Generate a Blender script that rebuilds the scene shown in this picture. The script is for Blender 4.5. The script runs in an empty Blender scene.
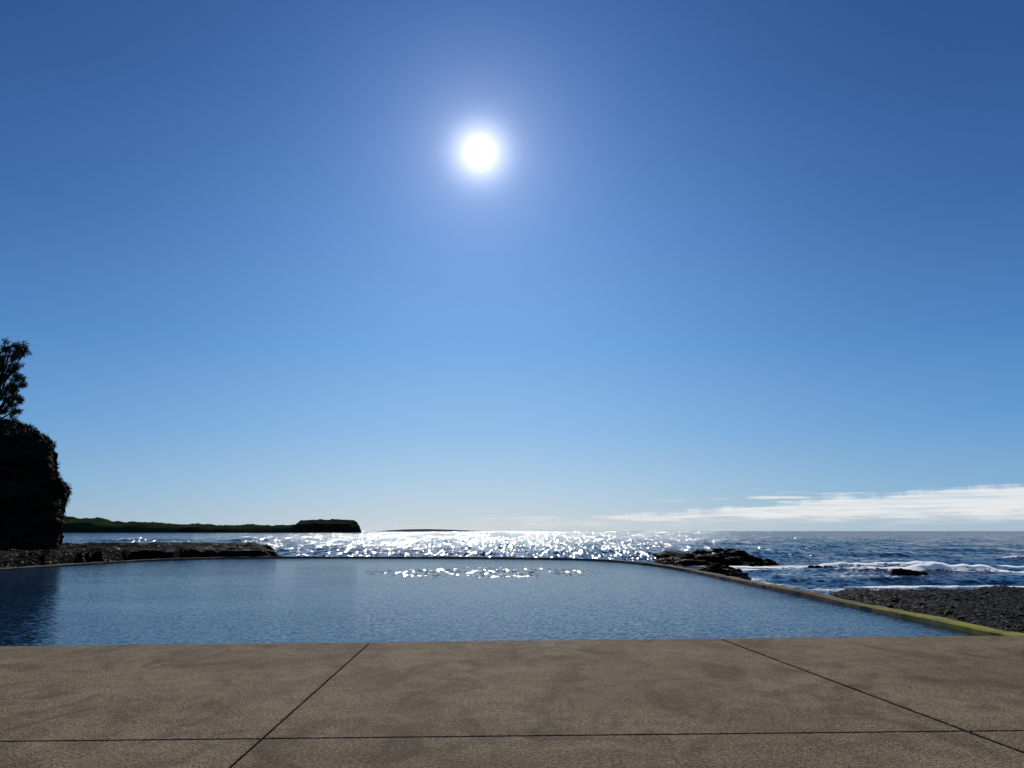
import bpy, math, random
import numpy as np
from mathutils import Vector, noise, Matrix
random.seed(7); rng=np.random.default_rng(5)
sc=bpy.context.scene
col=sc.collection
sc.view_settings.view_transform='Standard'; sc.view_settings.look='None'; sc.view_settings.exposure=0

# ---------------------------------------------------------------- camera
PITCH=math.radians(10.77)
cd=bpy.data.cameras.new("camera"); cam=bpy.data.objects.new("camera",cd); col.objects.link(cam)
cam.location=(0,0,1.6); cam.rotation_euler=(math.pi/2+PITCH,0,0)
cd.sensor_width=36; cd.lens=27.18; cd.clip_start=0.05; cd.clip_end=100000
sc.camera=cam

EL=math.radians(27.45); AZ=math.radians(-2.56)
SUN=Vector((math.sin(AZ)*math.cos(EL),math.cos(AZ)*math.cos(EL),math.sin(EL)))

# ---------------------------------------------------------------- node helper
class NT:
    def __init__(s,nt): s.nt=nt; s.n=nt.nodes; s.l=nt.links
    def node(s,t,**k):
        n=s.n.new(t)
        for a,b in k.items(): setattr(n,a,b)
        return n
    def put(s,sock,v):
        if isinstance(v,bpy.types.NodeSocket): s.l.new(v,sock)
        elif v is not None: sock.default_value=v
    def math(s,op,a,b=None,c=None,clamp=False):
        n=s.node('ShaderNodeMath',operation=op,use_clamp=clamp)
        s.put(n.inputs[0],a)
        if b is not None: s.put(n.inputs[1],b)
        if c is not None: s.put(n.inputs[2],c)
        return n.outputs[0]
    def vmath(s,op,a,b=None,out=0,scale=None):
        n=s.node('ShaderNodeVectorMath',operation=op)
        s.put(n.inputs[0],a)
        if b is not None: s.put(n.inputs[1],b)
        if scale is not None: s.put(n.inputs['Scale'],scale)
        return n.outputs[out]
    def mix(s,f,a,b,blend='MIX'):
        n=s.node('ShaderNodeMix',data_type='RGBA',blend_type=blend)
        s.put(n.inputs[0],f); s.put(n.inputs[6],a); s.put(n.inputs[7],b)
        return n.outputs[2]
    def ramp(s,f,st,interp='LINEAR'):
        n=s.node('ShaderNodeValToRGB'); n.color_ramp.interpolation=interp
        e=n.color_ramp.elements
        while len(e)<len(st): e.new(.5)
        for i,(p,c) in enumerate(st):
            e[i].position=p; e[i].color=(c if len(c)==4 else (*c,1)) if isinstance(c,tuple) else (c,c,c,1)
        s.put(n.inputs[0],f); return n.outputs[0]
    def noise(s,vec,scale,detail=4,rough=.55,out=0,dist=0):
        n=s.node('ShaderNodeTexNoise'); s.put(n.inputs['Vector'],vec)
        n.inputs['Scale'].default_value=scale; n.inputs['Detail'].default_value=detail
        n.inputs['Roughness'].default_value=rough; n.inputs['Distortion'].default_value=dist
        return n.outputs[out]
    def vor(s,vec,scale,feature='F1',out=0):
        n=s.node('ShaderNodeTexVoronoi',feature=feature); s.put(n.inputs['Vector'],vec)
        n.inputs['Scale'].default_value=scale; return n.outputs[out]
    def smooth(s,x,a,b,lo=0,hi=1):
        n=s.node('ShaderNodeMapRange',interpolation_type='SMOOTHSTEP')
        s.put(n.inputs[0],x)
        for i,v in enumerate((a,b,lo,hi)): s.put(n.inputs[i+1],v)
        return n.outputs[0]
    def sep(s,v):
        n=s.node('ShaderNodeSeparateXYZ'); s.put(n.inputs[0],v); return n.outputs
    def comb(s,x,y,z):
        n=s.node('ShaderNodeCombineXYZ'); s.put(n.inputs[0],x);s.put(n.inputs[1],y);s.put(n.inputs[2],z); return n.outputs[0]
    def mapping(s,v,scale=(1,1,1),rot=(0,0,0)):
        n=s.node('ShaderNodeMapping'); s.put(n.inputs[0],v); n.inputs['Scale'].default_value=scale; n.inputs['Rotation'].default_value=rot
        return n.outputs[0]
    def bump(s,h,strength,dist):
        n=s.node('ShaderNodeBump'); n.inputs['Strength'].default_value=strength; n.inputs['Distance'].default_value=dist
        s.put(n.inputs['Height'],h); return n.outputs[0]
def newmat(name):
    m=bpy.data.materials.new(name); m.use_nodes=True
    t=NT(m.node_tree); b=m.node_tree.nodes['Principled BSDF']
    return m,t,b
def lin(r,g,b):
    f=lambda c:(c/255/12.92 if c/255<=.04045 else ((c/255+.055)/1.055)**2.4)
    return (f(r),f(g),f(b))

# ---------------------------------------------------------------- world
w=bpy.data.worlds.new("World"); sc.world=w; w.use_nodes=True
t=NT(w.node_tree); bg=w.node_tree.nodes['Background']
sky=t.node('ShaderNodeTexSky',sky_type='NISHITA'); sky.sun_disc=False
sky.sun_elevation=EL; sky.sun_rotation=AZ; sky.altitude=0; sky.air_density=1.0; sky.dust_density=0.3; sky.ozone_density=3.0
geo=t.node('ShaderNodeTexCoord'); d=t.vmath('NORMALIZE',geo.outputs['Generated'])
sx,sy,sz=t.sep(d)
dot=t.vmath('DOT_PRODUCT',d,tuple(SUN),out=1)
ang=t.math('MULTIPLY',t.math('ARCCOSINE',t.math('MINIMUM',dot,0.9999999)),57.2958)
el=t.math('MULTIPLY',t.math('ARCSINE',sz),57.2958)
az=t.math('MULTIPLY',t.math('ARCTAN2',sx,sy),57.2958)
STR=0.1
el90=t.math('DIVIDE',el,50.0,clamp=True)
def R(st): return t.ramp(el90,[(e/50,lin(*c)) for e,c in st])
edge=R([(0,(142,180,206)),(3,(118,170,212)),(7,(92,151,208)),(13,(68,125,190)),(21,(49,99,163)),(30,(39,81,140)),(40,(31,67,120)),(50,(28,60,112))])
cen =R([(0,(196,210,220)),(3,(172,204,230)),(7,(140,189,234)),(13,(112,170,230)),(21,(92,150,218)),(30,(69,125,195)),(40,(47,98,167)),(50,(36,77,136))])
q=t.math('DIVIDE',t.math('ADD',az,2.56),24.0); wgt=t.math('EXPONENT',t.math('MULTIPLY',t.math('MULTIPLY',q,q),-1))
grad=t.vmath('SCALE',t.mix(wgt,edge,cen),scale=9.5)
skyc=t.mix(0.06,grad,sky.outputs[0])
# clouds low over the horizon
cv=t.comb(t.math('MULTIPLY',az,0.06),t.math('MULTIPLY',el,1.1),0.0)
n1=t.noise(cv,2.8,7,.6)
n2=t.noise(t.comb(t.math('MULTIPLY',az,0.27),0.3,0.0),2.0,5,.62)
topel=t.math('ADD',t.smooth(az,4,33,1.15,2.9),t.math('MULTIPLY',t.math('SUBTRACT',n2,.5),.9))
ed=t.math('SUBTRACT',topel,el)
ed=t.math('ADD',ed,t.math('MULTIPLY',t.math('SUBTRACT',n1,.5),1.2))
cm=t.smooth(ed,0.0,0.42)
cm=t.math('MULTIPLY',cm,t.smooth(el,0.25,1.1,0.3,1))
cm=t.math('MULTIPLY',cm,t.smooth(az,-4,1,0,.95))
st=t.noise(t.comb(t.math('MULTIPLY',az,0.07),t.math('MULTIPLY',el,3.2),9.1),1.5,5,.6)
cm=t.math('MULTIPLY',cm,t.smooth(st,.34,.56,.6,1.0))
wisp=t.noise(t.comb(t.math('MULTIPLY',az,0.16),t.math('MULTIPLY',el,2.6),3.3),1.6,5,.6)
wm=t.math('MULTIPLY',t.smooth(wisp,.5,.66),t.smooth(el,1.9,2.15)); wm=t.math('MULTIPLY',wm,t.smooth(el,2.75,2.4))
wm=t.math('MULTIPLY',wm,t.smooth(az,9,16)); wm=t.math('MULTIPLY',wm,0.75)
cm=t.math('MAXIMUM',cm,wm)
shade=t.noise(t.comb(t.math('MULTIPLY',az,0.15),t.math('MULTIPLY',el,1.5),7.0),2.0,5,.58)
cc=t.mix(t.smooth(t.math('ADD',el,t.math('MULTIPLY',t.math('SUBTRACT',shade,.5),4)),0.2,1.5),(5.6,6.1,6.6,1),(8.6,8.6,8.5,1))
c1=t.mix(t.math('MULTIPLY',cm,.93),skyc,cc)
def ex(sig,amp,p=1):
    q=t.math('DIVIDE',ang,sig)
    if p==2: q=t.math('MULTIPLY',q,q)
    return t.math('MULTIPLY',t.math('EXPONENT',t.math('MULTIPLY',q,-1)),amp)
core=ex(.5,80,2)
g1=ex(1.7,8.0,2); g2=ex(3.0,4.8)
glow=t.vmath('SCALE',(1,.99,.98),scale=core)
glow1=t.vmath('SCALE',(.97,.96,1.0),scale=g1)
glow2=t.vmath('SCALE',(.93,.89,1.0),scale=g2)
c2=t.vmath('ADD',t.vmath('ADD',t.vmath('ADD',c1,glow),glow1),glow2)
t.l.new(c2,bg.inputs[0]); bg.inputs[1].default_value=STR

sd=bpy.data.lights.new("sun","SUN"); sd.energy=5.0; sd.angle=math.radians(.53); sd.color=(1,.95,.87)
so=bpy.data.objects.new("sun",sd); col.objects.link(so); so.location=(0,0,40)
so.rotation_euler=(-SUN).to_track_quat('-Z','Y').to_euler()

# ---------------------------------------------------------------- materials
def concrete(name,c1,c2,algae=False):
    m,t,b=newmat(name)
    g=t.node('ShaderNodeNewGeometry'); p=g.outputs['Position']
    big=t.noise(p,.4,6,.65,dist=.5); mid=t.noise(p,3.2,7,.72); fine=t.noise(p,33,6,.82)
    v=t.vor(p,60)
    base=t.mix(t.smooth(big,.40,.60),(*c1,1),(*c2,1))
    base=t.mix(t.smooth(mid,.44,.60,0,.42),base,tuple(x*.52 for x in c1)+(1,))
    spk=t.ramp(fine,[(.38,.28),(.5,.95),(.62,1.95)])
    base=t.mix(.95,base,spk,'MULTIPLY')
    ag=t.noise(p,68,3,.7)
    base=t.mix(t.smooth(ag,.57,.65,0,.6),base,(.42,.33,.21,1))
    base=t.mix(t.smooth(ag,.43,.35,0,.75),base,(.024,.018,.011,1))
    stain=t.noise(t.mapping(p,(1.2,.7,1)),.9,8,.72,dist=1.4)
    base=t.mix(t.smooth(stain,.46,.64,0,.6),base,tuple(x*.38 for x in c1)+(1,))
    wear=t.noise(t.mapping(p,(.7,1.1,1)),1.7,8,.75,dist=.8)
    base=t.mix(t.smooth(wear,.53,.68,0,.35),base,tuple(x*1.4 for x in c2)+(1,))
    spots=t.vor(t.mapping(p,(1,1,1)),3.3); sn=t.noise(p,1.7,2,.5)
    base=t.mix(t.math('MULTIPLY',t.smooth(spots,.09,.03,0,.6),t.smooth(sn,.55,.6)),base,(.02,.017,.014,1))
    if algae:
        xyz=t.sep(p)
        wet=t.noise(p,1.1,5,.7); base=t.mix(t.smooth(wet,.45,.6,0,.45),base,(.05,.04,.03,1))
        near=t.smooth(xyz[1],23,16)
        an=t.noise(p,1.6,6,.7)
        base=t.mix(t.math('MULTIPLY',near,t.smooth(an,.30,.56,.2,1)),base,(.27,.27,.04,1))
    t.l.new(base,b.inputs['Base Color'])
    b.inputs['Roughness'].default_value=.95; b.inputs['Specular IOR Level'].default_value=.05
    h=t.math('ADD',t.math('MULTIPLY',fine,.8),t.math('MULTIPLY',mid,.6)); h=t.math('ADD',h,t.math('MULTIPLY',v,.5))
    t.l.new(t.bump(h,1.0,.022),b.inputs['Normal'])
    return m
M_deck=concrete("deck_concrete",(.170,.124,.078),(.226,.170,.110))
M_wall=concrete("wet_wall_concrete",(.16,.12,.083),(.22,.17,.12),True)
def rockmat(name,ca,cb,scale=1,wet=True,spec=.5,dry=None):
    m,t,b=newmat(name)
    g=t.node('ShaderNodeNewGeometry'); p=g.outputs['Position']
    n=t.noise(p,.8*scale,7,.65); n2=t.noise(p,7*scale,5,.7)
    base=t.mix(t.smooth(n,.35,.65),(*ca,1),(*cb,1)); base=t.mix(.8,base,t.ramp(n2,[(.3,.4),(.7,1.4)]),'MULTIPLY')
    t.l.new(base,b.inputs['Base Color'])
    t.l.new(t.smooth(n,.3,.6,.4 if wet else .7,.85 if wet else .95),b.inputs['Roughness'])
    b.inputs['Specular IOR Level'].default_value=spec
    if dry is not None:
        pn=t.noise(p,3.5,4,.7)
        t.l.new(t.smooth(pn,.60,.68,dry,.5),b.inputs['Specular IOR Level'])
    cr=t.vor(t.mapping(p,(1,1,2.5)),2.2*scale,'DISTANCE_TO_EDGE')
    h=t.math('ADD',t.math('MULTIPLY',n2,.5),t.math('MULTIPLY',t.smooth(cr,0,.12),.5))
    t.l.new(t.bump(h,.8,.12),b.inputs['Normal'])
    return m
M_rock=rockmat("wet_basalt",(.0025,.0025,.0025),(.008,.0075,.007),1,True,.18,dry=.005)
M_cliff=rockmat("cliff_rock",(.007,.0065,.004),(.030,.024,.015),.8,False,.02)
M_peb=rockmat("pebbles",(.008,.0075,.007),(.036,.033,.030),6,True,.5,dry=.06)
M_shore=rockmat("shore_gravel",(.006,.0055,.005),(.017,.0155,.014),4,True,.3,dry=.03)

def watermat(name,deep,kind):
    m,t,b=newmat(name)
    g=t.node('ShaderNodeNewGeometry'); p=g.outputs['Position']; N=g.outputs['Normal']
    half=(.5,.5,.5)
    def layer(scale,amp,stretch=(1,1,1),detail=3,rough=.5,rot=0):
        c=t.noise(t.mapping(p,stretch,(0,0,rot)),scale,detail,rough,out=1)
        return t.vmath('SCALE',t.vmath('SUBTRACT',c,half),scale=amp)
    X,Y,Z=t.sep(p)
    flat=t.comb(X,Y,0.0)
    def facets(stretch,ax,ay):
        # small wave facets, each one catching the light by itself
        c=t.vor(t.mapping(flat,stretch),1.0,out=1)
        return t.vmath('MULTIPLY',t.vmath('SUBTRACT',c,half),(ax,ay,0))
    if kind=='sea':
        ruf=t.noise(t.mapping(p,(1.0,.05,1)),1.0,7,.85)
        ruf2=t.noise(t.mapping(p,(.08,.03,1)),1.0,6,.7)
        k=t.math('MULTIPLY',t.smooth(ruf,.42,.50,.65,1.12),t.smooth(ruf2,.36,.50,.85,1.08))
        s=t.vmath('ADD',layer(.35,.9,(.7,1.2,1)),layer(2.2,1.5,(1,1,1)))
        far=t.smooth(Y,62,85)
        s=t.vmath('SCALE',s,scale=t.smooth(Y,62,85,1.0,.45))
        s=t.vmath('ADD',s,t.vmath('SCALE',facets((4.2,.50,1),.90,.76),scale=far))
        s=t.vmath('ADD',s,t.vmath('SCALE',facets((1.5,.07,1),.34,.32),scale=far))
        s=t.vmath('SCALE',s,scale=k)
    else:
        gust=t.noise(t.mapping(p,(.10,.22,1)),1.0,4,.6)
        s=t.vmath('ADD',layer(4.5,.15,(.6,1.5,1),3,.5,.15),layer(13,.42,(.75,1.2,1),3,.6,-.2))
        s=t.vmath('SCALE',s,scale=t.smooth(gust,.35,.65,.8,1.25))
        ex_=t.math('DIVIDE',t.math('ADD',X,1.4),5.6); ey=t.math('DIVIDE',t.math('SUBTRACT',Y,38.5),5.0)
        r2=t.math('ADD',t.math('MULTIPLY',ex_,ex_),t.math('MULTIPLY',ey,ey))
        gm=t.noise(t.mapping(p,(.9,.4,1)),1.0,4,.7)
        fac=t.math('MULTIPLY',t.smooth(r2,1.3,.3),t.smooth(gm,.38,.54))
        s2=t.vmath('SCALE',facets((10.5,1.25,1),.8,.9),scale=fac)
        s=t.vmath('ADD',s,s2)
        b.inputs['Roughness'].default_value=.07
    s=t.vmath('MULTIPLY',s,(1,1,0))
    nn=t.vmath('NORMALIZE',t.vmath('ADD',N,s))
    t.l.new(nn,b.inputs['Normal'])
    b.inputs['IOR'].default_value=1.33
    vary=t.noise(t.mapping(p,(.03,.08,1)),1,4,.6)
    base=t.mix(t.smooth(vary,.35,.65),(*deep,1),tuple(x*1.5 for x in deep)+(1,))
    t.l.new(base,b.inputs['Base Color'])
    # flat blue diffuse dims the reflections, standing in for wave self-shadowing
    wave_shade=t.node('ShaderNodeBsdfDiffuse'); wave_shade.inputs[0].default_value=(.007,.036,.10,1) if kind=='sea' else (.007,.028,.068,1)
    wm_=t.node('ShaderNodeMixShader'); wm_.inputs[0].default_value=.25 if kind=='sea' else .24
    t.l.new(b.outputs[0],wm_.inputs[1]); t.l.new(wave_shade.outputs[0],wm_.inputs[2])
    out=m.node_tree.nodes['Material Output']
    t.l.new(wm_.outputs[0],out.inputs[0])
    if kind=='sea':
        b.inputs['Roughness'].default_value=.09
        a=t.node('ShaderNodeAttribute',attribute_name='foam'); f=a.outputs['Fac']
        fn=t.noise(t.mapping(p,(.9,1.8,1)),3.2,9,.8,dist=.6)
        fl=t.noise(t.mapping(p,(.45,1.0,1)),1.0,4,.6)
        fn=t.math('ADD',t.math('MULTIPLY',fn,.7),t.math('MULTIPLY',fl,.3))
        thr=t.math('SUBTRACT',.74,t.math('MULTIPLY',f,.30))
        fm=t.smooth(t.math('SUBTRACT',fn,thr),-.01,.03)
        fm=t.math('MULTIPLY',fm,t.smooth(f,0.02,.15))
        df=t.node('ShaderNodeBsdfDiffuse'); df.inputs[0].default_value=(.93,.94,.94,1)
        up=t.vmath('NORMALIZE',t.vmath('ADD',t.vmath('SCALE',N,scale=.35),(0,.3,1))); t.l.new(up,df.inputs['Normal'])
        tr=t.node('ShaderNodeBsdfTranslucent'); tr.inputs[0].default_value=(.93,.94,.94,1)
        mf=t.node('ShaderNodeMixShader'); mf.inputs[0].default_value=.3; t.l.new(df.outputs[0],mf.inputs[1]); t.l.new(tr.outputs[0],mf.inputs[2])
        ms=t.node('ShaderNodeMixShader'); t.l.new(fm,ms.inputs[0]); t.l.new(wm_.outputs[0],ms.inputs[1]); t.l.new(mf.outputs[0],ms.inputs[2])
        t.l.new(ms.outputs[0],out.inputs[0])
    return m
M_sea=watermat("sea_water",(.003,.018,.050),'sea')
M_pool=watermat("pool_water",(.003,.015,.03),'pool')

def foliage(name,ca,cb):
    m,t,b=newmat(name)
    g=t.node('ShaderNodeNewGeometry'); p=g.outputs['Position']
    n=t.noise(p,1.3,4,.6); r=g.outputs['Random Per Island']
    base=t.mix(t.math('ADD',t.math('MULTIPLY',n,.5),t.math('MULTIPLY',r,.5)),(*ca,1),(*cb,1))
    t.l.new(base,b.inputs['Base Color']); b.inputs['Roughness'].default_value=.7
    b.inputs['Specular IOR Level'].default_value=.1
    return m
M_leaf=foliage("shrub_leaves",(.012,.018,.007),(.055,.055,.02))
M_tree=foliage("tree_leaves",(.012,.018,.008),(.05,.06,.024))
M_bark=rockmat("bark",(.02,.016,.012),(.05,.036,.026),3,False,.1)

# ---------------------------------------------------------------- mesh helpers
def obj(name,verts,faces,mat,smooth=False,kind=None,label=None,cat=None,parent=None,group=None):
    me=bpy.data.meshes.new(name); me.from_pydata([tuple(v) for v in verts],[],faces); me.update()
    if smooth: me.polygons.foreach_set('use_smooth',[True]*len(me.polygons))
    me.materials.append(mat)
    o=bpy.data.objects.new(name,me); col.objects.link(o)
    if kind:o["kind"]=kind
    if label:o["label"]=label
    if cat:o["category"]=cat
    if group:o["group"]=group
    if parent:o.parent=parent
    return o
def gridfaces(nx,ny,base=0):
    i=np.arange(nx-1)[None,:]+np.arange(ny-1)[:,None]*nx+base
    return np.stack([i,i+1,i+1+nx,i+nx],-1).reshape(-1,4).tolist()
def fb(x,y,z=0,s=1,o=4):
    return noise.fractal(Vector((x*s,y*s,z*s)),.9,2.1,o)

# ---------------------------------------------------------------- deck (slabs with real joints)
def edgeY(x): return 12.0+(x)*0.0766+0.0
def crossY(x): return 6.56+(x)*0.041
def jx(y,k):
    if k==0: return -1.83-.021*y
    if k==1: return 4.39-.101*y
    if k<0:  return -1.83-.021*y+5.4*k
    return 4.39-.101*y+5.4*(k-1)
vs=[];fs=[]
def slab(c,z0=-.55,z1=0,bev=.010,gap=.010):
    c=[Vector((a,b_)) for a,b_ in c]
    def ins(dist):
        out=[]
        n=len(c)
        for i in range(n):
            p=c[i];a=(c[i]-c[i-1]).normalized();b_=(c[(i+1)%n]-c[i]).normalized()
            na=Vector((-a.y,a.x));nb=Vector((-b_.y,b_.x))
            k=1+na.dot(nb); out.append(p+(na+nb)*dist/k)
        return out
    r0=ins(gap);r1=ins(gap+bev)
    b0=len(vs)
    for p in r0: vs.append((p.x,p.y,z0))
    for p in r0: vs.append((p.x,p.y,z1-bev*.8))
    for p in r1: vs.append((p.x,p.y,z1))
    for i in range(4):
        j=(i+1)%4
        fs.append([b0+i,b0+j,b0+4+j,b0+4+i]); fs.append([b0+4+i,b0+4+j,b0+8+j,b0+8+i])
    fs.append([b0+8+i for i in range(4)])
rows=[lambda x:-12+.02*x,lambda x:-5.6+.02*x,lambda x:.5+.03*x,crossY,edgeY]
def isect(k,f):
    y=5
    for _ in range(20): y=f(jx(y,k))
    return (jx(y,k),y)
for k in range(-6,8):
    for r in range(len(rows)-1):
        a=isect(k,rows[r]);b=isect(k+1,rows[r]);c_=isect(k+1,rows[r+1]);d_=isect(k,rows[r+1])
        # the joint between these two bays has opened up wider than the others
        if k==0: b=(b[0]-.012,b[1]); c_=(c_[0]-.012,c_[1])
        if k==1: a=(a[0]+.012,a[1]); d_=(d_[0]+.012,d_[1])
        slab([a,b,c_,d_])
obj("pavement",vs,fs,M_deck,kind="structure")
M_soil=rockmat("soil",(.012,.011,.009),(.02,.018,.014),1,False,.1)
obj("ground",[(-400,-600,-.06),(400,-600,-.06),(400,-5,-.06),(60,11,-.06),(34,12,-.06),(-36,8.6,-.06),(-400,0,-.06)],[list(range(7))],M_soil,kind="structure")
obj("retaining_wall",*(lambda P:([(x,y,z) for x,y in P for z in (-2.5,-.06)],[[0,2,3,1],[2,4,5,3],[4,6,7,5],[6,0,1,7],[1,3,5,7]]))([(-36,8.4),(34,14.0),(34,14.55),(-36,8.95)]),M_wall,label="concrete retaining wall under the edge of the pavement",cat="wall")

# ---------------------------------------------------------------- pool
WL=-.34
inner=[(-25.6,9.2),(-25.6,39),(-24.6,50),(-22,55.3),(-17.9,57.8),(-8,57.6),(2.7,55.6),(5.8,52.8),(7.6,48.0),(8.5,42),(8.75,30),(8.95,12.9)]
def smoothpoly(P,n=3):
    for _ in range(n):
        Q=[P[0]]
        for a,b in zip(P[:-1],P[1:]):
            Q.append((a[0]*.75+b[0]*.25,a[1]*.75+b[1]*.25));Q.append((a[0]*.25+b[0]*.75,a[1]*.25+b[1]*.75))
        Q.append(P[-1]);P=Q
    return P
P=smoothpoly(inner)
L=[0]
for a,b in zip(P[:-1],P[1:]): L.append(L[-1]+math.dist(a,b))
ss=np.arange(0,L[-1],.3); PX=np.interp(ss,L,[p[0] for p in P]); PY=np.interp(ss,L,[p[1] for p in P])
tx=np.gradient(PX);ty=np.gradient(PY);l=np.hypot(tx,ty);nx_=-ty/l;ny_=tx/l
vs=[];fs=[]
W=.34
for i in range(len(ss)):
    r=.04*fb(ss[i],0,3,.9,5); zt=-.225+.025*fb(ss[i],5,1,.35,5)
    sec=[(0,-2.4),(0,zt-.03),(.03,zt),(W-.04,zt+r*.5),(W,zt-.04),(W+.12,-2.4)]
    for o_,z in sec:
        o2=o_+ (r if o_>.25 else r*.5)
        vs.append((PX[i]+nx_[i]*o2,PY[i]+ny_[i]*o2,z))
n=len(ss)
for i in range(n-1):
    for j in range(5):
        a=i*6+j; fs.append([a,a+1,a+7,a+6])
fs.append(list(range(6)));fs.append(list(range((n-1)*6,n*6))[::-1])
obj("pool_wall",vs,fs,M_wall,label="low weathered concrete ocean pool wall with green algae",cat="wall")
vs=[(PX[i]+nx_[i]*.1,PY[i]+ny_[i]*.1,WL) for i in range(n)]
vs.append((9.05,12.4,WL));vs.append((-25.7,9.0,WL))
obj("pool_water",vs,[list(range(len(vs)))[::-1]],M_pool,kind="structure")
o=bpy.data.objects["pool_water"]
if o.data.polygons[0].normal.z<0: o.data.flip_normals()

# ---------------------------------------------------------------- sea
tyv=np.linspace(math.asinh(-70/12),math.asinh(30000/12),540); Yv=60+12*np.sinh(tyv)
txv=np.linspace(-math.asinh(30000/14),math.asinh(30000/14),700); Xv=12+14*np.sinh(txv)
GX,GY=np.meshgrid(Xv,Yv)
Z=np.zeros_like(GX)
spx=np.gradient(Xv)[None,:]+0*GX; spy=np.gradient(Yv)[:,None]+0*GX; sp=np.maximum(spx,spy)
for lam,slope in [(26,.02),(17,.024),(11,.024),(7.5,.028),(5,.028),(3.6,.03),(2.5,.035),(1.8,.035)]:
    for q in range(2):
        th=-math.pi/2+rng.normal(0,.5); k=2*math.pi/lam*rng.uniform(.85,1.15)
        ph=rng.uniform(0,6.28)
        wv=np.sin(k*(math.cos(th)*GX+math.sin(th)*GY)+ph+.8*np.sin(GX*.07*rng.uniform(.5,1.5)+q))
        Z+=slope/k*wv*np.clip(1.6-sp*4/lam,0,1)
foam=np.zeros_like(GX)
def lownoise(x,seed):
    r=np.random.default_rng(seed);o_=0
    for s_ in (.09,.21,.47,1.1): o_=o_+np.sin(x*s_*r.uniform(.8,1.2)+r.uniform(0,6.28))/(1+s_*3)
    return o_
def breaker(x0,x1,y0,h,wd,slope=0,fo=1.0,seed=1,wash=6,even=.0):
    global Z,foam
    xc=(GX-x0)/(x1-x0); env=np.clip(xc*6,0,1)*np.clip((1-xc)*6,0,1); env=env*env*(3-2*env)
    yc=y0+slope*(GX-x0)+lownoise(GX,seed)*wd*.7
    v=GY-yc
    amp=env*(.65+even+(.35-even)*np.sin(GX*.8/ wd+seed)+.25*lownoise(GX*2.3,seed+9))
    amp=np.clip(amp,0,1.2)
    amp2=amp*(1+.35*np.sin(GX*2.9+seed)*np.sin(GX*1.3))
    Z+=h*amp2*np.where(v<0,np.exp(-(v/(wd*.45))**2),np.exp(-(v/(wd*1.2))**2))
    foam=np.maximum(foam,fo*np.clip(amp*1.3,0,1)*np.where(v<0,np.exp(v/wash),np.exp(-(v/(wd*.5))**2)))
breaker(17,80,51,.36,.9,-.02,1.3,2,1.5,.2)
breaker(14,60,59,.24,.9,.03,1.25,5,1.1,.1)
breaker(22,90,78,.28,1.6,.02,.95,8,1.5)
breaker(12,60,43.0,.10,.7,-.03,1.2,11,1.3,.2)
breaker(-50,-30,106,.75,1.6,.12,1.25,31,2.5)
breaker(-100,-42,126,.6,2.2,0,1.1,32,3)
breaker(-200,-50,220,.8,4,0,.8,35,6)
for (cx,cy,rx,ry,a) in [(15,59,6,2.0,1.35),(20.5,61.5,4,2,1.2),(11.8,44,3.5,9,1.15),(24,47.2,3,.5,.8),(32,47.5,4,.5,.8),(-15,62,2.5,2,.8),(24,38.0,18,.9,1.1),(11,37,2.5,4,1.05),(-5,60.5,10,1.0,.65),(20,48,9,5,.7),(15,54,5,3,.95)]:
    foam=np.maximum(foam,a*np.exp(-(((GX-cx)/rx)**2+((GY-cy)/ry)**2)))
Zs=-1.1+Z
vs=np.stack([GX,GY,Zs],-1).reshape(-1,3)
me=bpy.data.meshes.new("sea"); me.from_pydata(vs.tolist(),[],gridfaces(len(Xv),len(Yv))); me.update()
me.polygons.foreach_set('use_smooth',[True]*len(me.polygons))
at=me.attributes.new('foam','FLOAT','POINT'); at.data.foreach_set('value',foam.reshape(-1).astype(np.float32))
me.materials.append(M_sea); o=bpy.data.objects.new("sea",me); col.objects.link(o); o["kind"]="structure"

# ---------------------------------------------------------------- terrain height fields
def field(name,x0,x1,y0,y1,step,f,mat,**k):
    xs=np.arange(x0,x1+1e-6,step);ys=np.arange(y0,y1+1e-6,step)
    v=[(x,y,f(x,y)) for y in ys for x in xs]
    return obj(name,v,gridfaces(len(xs),len(ys)),mat,smooth=k.pop('smooth',True),**k)
def sst(a,b,x):
    q=min(1,max(0,(x-a)/(b-a)));return q*q*(3-2*q)
def shoreline(x): return 34.8+2.2*fb(x,0,0,.25)+.02*(x-9)-8.5*math.exp(-((x-10)/3.4)**2)
def beach(x,y):
    s=shoreline(x)
    z=-.62-.26*sst(16,s,y)-.9*sst(s-.5,s+4,y)
    return z+.07*fb(x,y,2,.8)+.05*fb(x,y,7,2.5)
field("beach",9.15,60,12.6,44,.25,beach,M_shore,kind="structure")
import bmesh
bm=bmesh.new(); bmesh.ops.create_icosphere(bm,subdivisions=1,radius=1); bm.verts.ensure_lookup_table()
IV=np.array([v.co[:] for v in bm.verts]); IF=[[v.index for v in f.verts] for f in bm.faces]; bm.free()
vs=[];fs=[]
for i in range(30000):
    y=14+ (random.random()**.8)*25
    x=9.4+random.random()*min(30,(y*.75-6))
    if y>shoreline(x)+1.0: continue
    r=random.choice([.014,.018,.023,.03,.04]) *(1 if random.random()<.98 else 2.8)
    sc3=np.array([r*random.uniform(.8,1.4),r*random.uniform(.8,1.3),r*random.uniform(.45,.8)])
    a=random.random()*6.28;Rm=np.array([[math.cos(a),-math.sin(a),0],[math.sin(a),math.cos(a),0],[0,0,1]])
    V=(IV*(1+rng.uniform(-.18,.18,(len(IV),1)))*sc3)@Rm.T+np.array([x,y,beach(x,y)+r*.25])
    b0=len(vs);vs.extend(V.tolist());fs.extend([[q+b0 for q in f] for f in IF])
obj("pebbles",vs,fs,M_peb,kind="stuff")

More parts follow.
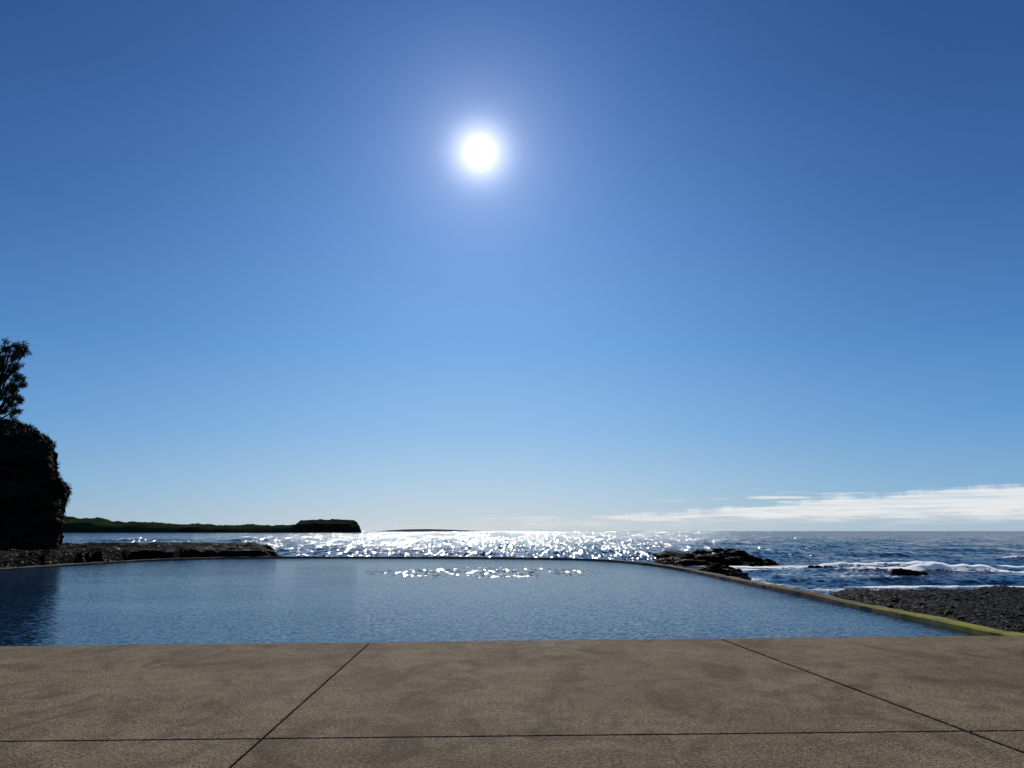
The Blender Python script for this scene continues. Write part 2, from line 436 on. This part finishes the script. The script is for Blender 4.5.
def shelf(x,y):
    right=-15.6-(y-61)*.36
    e=min(sst(0,3.5,right-x+1.8*fb(x,y,1,.35)), sst(58.2,59.5,y) if x>-24 else 1)
    e=e*sst(104,94,y+3*fb(x,0,2,.2))
    terr=.17+.17*fb(x,y,0,.16)+.2*fb(x,y,4,.6,5)+.14*abs(fb(x,y,9,1.8))
    q=.14; terr=math.floor(terr/q)*q*.6+terr*.4
    terr=max(terr,-.4)+.08*fb(x,y,3,3)
    return -2.2+(2.2+terr)*e
def shelfclip(x,y): 
    z=shelf(x,y)
    if x>-27 and y<51+ (58.2-51)*sst(-27,-19,x)+.6: z=min(z,-2.2)
    if x>-26.9 and y<56: z=min(z,-1.6)
    return z
field("rock_shelf",-85,-12,36,108,.4,shelfclip,M_rock,smooth=False,kind="structure")

def rock(cx,cy,cz,sx_,sy_,sz_,seed,label,rotz=0):
    bm=bmesh.new(); bmesh.ops.create_icosphere(bm,subdivisions=5,radius=1)
    for v in bm.verts:
        p=v.co.copy()
        q=p*(1+.38*noise.fractal(p*1.5+Vector((seed*3.1,0,seed)),.8,2.1,6))
        st=.18; q.z=math.floor(q.z/st)*st*.5+q.z*.5
        cell=noise.voronoi(p*2.6+Vector((seed,seed,0)))[0][0]; q*= .86+.38*cell
        q.z+=.12*noise.fractal(p*5+Vector((0,seed,3)),.8,2.1,3)
        v.co=Vector((q.x*sx_,q.y*sy_,q.z*sz_))
    me=bpy.data.meshes.new("rock"); bm.to_mesh(me);bm.free(); me.materials.append(M_rock)
    o=bpy.data.objects.new("rock",me); col.objects.link(o); o.location=(cx,cy,cz); o.rotation_euler=(0,0,rotz)
    o["label"]=label;o["category"]="rock";o["group"]="dark rocks in the surf"
    return o
big="broad flat dark wet rock standing in white surf"
sm="small jagged dark rock washed by foam"
wl="dark wet boulder beside the concrete pool wall"
rock(14.9,63,-.95,3.3,3.0,.78,1,big,.1)
rock(17.4,66,-.95,2.4,2.6,.9,2,big,.5)
rock(12.6,61,-1.1,2.2,1.8,.62,3,big,.9)
rock(19.7,64,-1.12,1.5,1.4,.42,4,sm,.3)
rock(11.2,58.5,-1.1,1.0,1.2,.45,5,sm,.3)
rock(11.2,45.5,-1.05,1.4,1.9,.62,6,wl,.2)
rock(12.5,47.5,-1.1,1.3,1.3,.55,7,wl,1.2)
rock(10.3,42.0,-1.1,.8,1.1,.5,8,wl,.4)
rock(11.9,42.5,-1.1,.8,.7,.42,9,wl,2.4)
rock(10.1,50,-1.1,.8,1.4,.5,10,wl,0)
rock(10.2,38.5,-1.1,.6,.8,.38,16,wl,0)
rock(23.6,47.8,-1.1,.95,.6,.40,11,sm,.3)
rock(24.6,48.1,-1.1,.6,.5,.3,12,sm,1.3)
rock(32.0,48.0,-1.15,1.0,.6,.38,13,sm,.3)
rock(21.5,56,-1.2,.8,.7,.36,14,sm,.3)

# ---------------------------------------------------------------- cliff
plan=[(-110,46),(-75,52),(-52,55),(-41,56.2),(-36.6,57.2),(-34.9,58.4),(-34.8,60.0),(-37.0,64),(-44.5,75),(-56,90),(-75,102),(-115,110)]
PP=smoothpoly(plan,3)
L=[0]
for a,b in zip(PP[:-1],PP[1:]): L.append(L[-1]+math.dist(a,b))
ss=np.arange(0,L[-1],.3); CX=np.interp(ss,L,[p[0] for p in PP]); CY=np.interp(ss,L,[p[1] for p in PP])
inx=-85-CX; iny=77-CY; l=np.hypot(inx,iny); inx=inx/l; iny=iny/l
prof=[(-1.5,-1.2),(0,-.75),(1.0,-.65),(2,-.6),(3,-.6),(3.8,-.65),(4.7,-.5),(5.3,-.15),(5.6,.2),(6.4,.5),(7.2,.65),(8.0,.9),(8.4,1.4),(8.9,2.0),(9.2,2.8),(9.7,3.8),(10.0,5),(10.3,7),(10.6,9),(10.9,12)]
NZ=90
zz=np.interp(np.linspace(0,1,NZ),np.linspace(0,1,len(prof)),[p[0] for p in prof]); oo=np.interp(np.linspace(0,1,NZ),np.linspace(0,1,len(prof)),[p[1] for p in prof])
vs=[]
for z,o_ in zip(zz,oo):
    kk=1-.5*sst(8.6,9.8,z)
    for i in range(len(ss)):
        x=CX[i]+inx[i]*o_;y=CY[i]+iny[i]*o_
        wx=x+.5*fb(x,y,z,.6); wz=z+.4*fb(x,y,z+7,.6)
        blk=noise.cell(Vector((wx*.55,y*.45,wz*.75)))-.5; blk2=noise.cell(Vector((wx*1.3,y*1.3,wz*1.7+5)))-.5
        dd=(.3*fb(x,y,z*1.4,.22)+.28*fb(x,y,z*1.6,.8)+.2*fb(x,y,z,2.2)+.3*blk+.25*blk2)*kk
        vs.append((x-inx[i]*dd,y-iny[i]*dd,z+(.45*fb(x,y,3,.6,5) if z>8 else 0)))
cf=gridfaces(len(ss),len(zz))
cl=obj("cliff",vs,cf+[list(range(len(ss)*(len(zz)-1),len(ss)*len(zz)))],M_cliff,kind="structure")
def leafquad(vs,fs,p,dirv,ln,wd):
    d_=dirv.normalized(); s_=d_.cross(Vector((random.uniform(-1,1),random.uniform(-1,1),random.uniform(-1,1))))
    if s_.length<1e-3: return
    s_.normalize(); b0=len(vs)
    vs.extend([p,p+d_*ln*.5+s_*wd*.5,p+d_*ln,p+d_*ln*.5-s_*wd*.5]); fs.append([b0,b0+1,b0+2,b0+3])
lv=[];lf=[]
nS=len(ss)
cand=[k for k in range(len(vs)) if -46<vs[k][0] and vs[k][1]<70 and (vs[k][2]>2.5)]
random.shuffle(cand)
for c in range(2600):
    k=cand[c%len(cand)]; p=Vector(vs[k]); i=k%nS
    pn=fb(p.x,p.y,p.z,.5)
    if pn<.06 and p.z<8.6: continue
    out=Vector((-inx[i],-iny[i],.5)); r=random.uniform(.06,.2) if random.random()<.8 else random.uniform(.25,.42)
    for q in range(20 if r<.22 else 50):
        rnd=Vector((random.gauss(0,1),random.gauss(0,1),random.gauss(0,1))).normalized()
        leafquad(lv,lf,p+rnd*r*random.uniform(.1,.8),rnd+out*.5+Vector((0,0,.3)),random.uniform(.07,.16),random.uniform(.04,.07))
obj("shrub_cover",lv,lf,M_leaf,kind="stuff")

# ---------------------------------------------------------------- tree on the cliff
root=bpy.data.objects.new("windswept_tree",None); col.objects.link(root); root.location=(-41.5,61.0,9.95)
root["label"]="dark windswept tree with dense ragged leaf clumps on the cliff top"; root["category"]="tree"
def tube(vs,fs,pts,rad,n=9):
    b0=len(vs)
    for i,p in enumerate(pts):
        d_=(pts[min(i+1,len(pts)-1)]-pts[max(i-1,0)]).normalized(); a=d_.orthogonal().normalized(); b_=d_.cross(a)
        for j in range(n):
            an=2*math.pi*j/n; vs.append(p+(a*math.cos(an)+b_*math.sin(an))*rad[i])
    for i in range(len(pts)-1):
        for j in range(n):
            k=(j+1)%n; fs.append([b0+i*n+j,b0+i*n+k,b0+(i+1)*n+k,b0+(i+1)*n+j])
tv=[];tf=[]
tube(tv,tf,[Vector(p) for p in [(0,0,-1.2),(.05,0,1),(.2,.1,2.2),(.35,0,3.3)]],[.26,.22,.19,.15])
tips=[(.85,.1,6.45,.42),(.35,.3,6.4,.48),(1.5,0,6.3,.42),(2.05,0,5.9,.34),(1.3,0,5.6,.3),(-.3,.2,5.9,.6),(.9,.2,4.3,.5),(1.5,-.1,3.9,.5),(.3,-.3,4.5,.55),(1.15,.3,3.1,.5),(-.6,0,4.2,.7),(.5,.3,3.4,.6),(2.05,0,3.3,.4),(1.9,0,2.3,.4),(-.9,0,5.2,.65),(.8,-.3,2.2,.5),(-.7,.1,3,.75),(.3,.1,5.2,.45),(.3,.2,2.5,.55),(1.35,.1,1.7,.42),(1.6,-.1,4.7,.3),(.9,.1,1.2,.42),(1.5,0,2.9,.36),(1.7,0,1.0,.35)]
for x,y,z,r in tips:
    s0=Vector((.12+.02*z,0,max(.5,z-2.4))) if z<4.6 else Vector((.35,0,3.2)); e=Vector((x,y,z)); m_=(s0+e)/2+Vector((0,0,-.25))
    tube(tv,tf,[s0,m_,e],[.1,.07,.04],7)
obj("trunk",tv,tf,M_bark,smooth=True,parent=root)
lv=[];lf=[]
for x,y,z,r in tips:
    c=Vector((x,y,z))
    for s_i in range(9):
        cc_=c+Vector((random.gauss(0,.6),random.gauss(0,.6),random.gauss(0,.45)))*r
        for q in range(50):
            rnd=Vector((random.gauss(0,1),random.gauss(0,1),random.gauss(0,1))).normalized()
            leafquad(lv,lf,cc_+rnd*r*random.uniform(0,.15),rnd+Vector((0,0,-.45)),random.uniform(.16,.46),random.uniform(.035,.06))
obj("crown",lv,lf,M_tree,parent=root)

# ---------------------------------------------------------------- far headlands
def hmat(name,ca,cb):
    m,t,b=newmat(name); g=t.node('ShaderNodeNewGeometry')
    n=t.noise(g.outputs['Position'],.03,6,.65); nz=t.sep(g.outputs['Normal'])[2]
    base=t.mix(t.math('MULTIPLY',t.smooth(nz,.3,.9),t.smooth(n,.35,.6)),(*ca,1),(*cb,1)); t.l.new(base,b.inputs['Base Color'])
    b.inputs['Roughness'].default_value=.9; b.inputs['Specular IOR Level'].default_value=0
    return m
def headland(name,prof,yd,depth,mat,rough,bump=0,block=-1e9):
    xs=np.linspace(prof[0][0],prof[-1][0],700)
    hs=np.interp(xs,[p[0] for p in prof],[p[1] for p in prof])
    sec=[(-depth*.12,-3,0),(-depth*.08,.2,.3),(-depth*.04,.48,.7),(0,.66,.9),(depth*.3,.84,1),(depth*.6,1,1),(depth,.9,1),(depth*1.4,-.2,0)]
    v=[]
    for o_,hf,rf in sec:
        for x,h in zip(xs,hs):
            bz=bump*max(0,fb(x,o_,1,.09,5))*2.2*sst(0,5,h) if hf==1 else 0
            ow=o_*(1+2.2*(1-sst(block-60,block+60,x))) if o_<0 else o_
            v.append((x,yd+ow+rough*2*fb(x,o_,0,.02),(h*hf if hf>-1 else -4)+bz+rough*rf*(fb(x,o_,3,.03)*.5+.6*fb(x,o_*2,3,.12))))
    return obj(name,v,gridfaces(len(xs),len(sec)),mat,kind="structure")
MH=hmat("headland_ground",(.016,.017,.012),(.034,.046,.018))
headland("hill",[(-1500,45),(-900,38),(-770,27),(-730,22),(-700,24),(-690,18.5),(-650,16),(-630,17),(-560,13),(-540,14),(-500,11.5),(-440,11.5),(-400,11),(-364,12),(-359,19),(-345,20.5),(-285,20.5),(-268,20),(-266,14),(-263,11),(-262,-2)],1300,60,MH,.8,1.3,-370)
MH2=hmat("far_headland_hazed",(.07,.08,.095),(.09,.11,.11))  # distance haze is put into these pale bluish base colours
headland("hill",[(-840,0),(-800,7),(-700,13),(-560,15),(-430,12),(-300,7),(-180,0)],5000,300,MH2,.8)
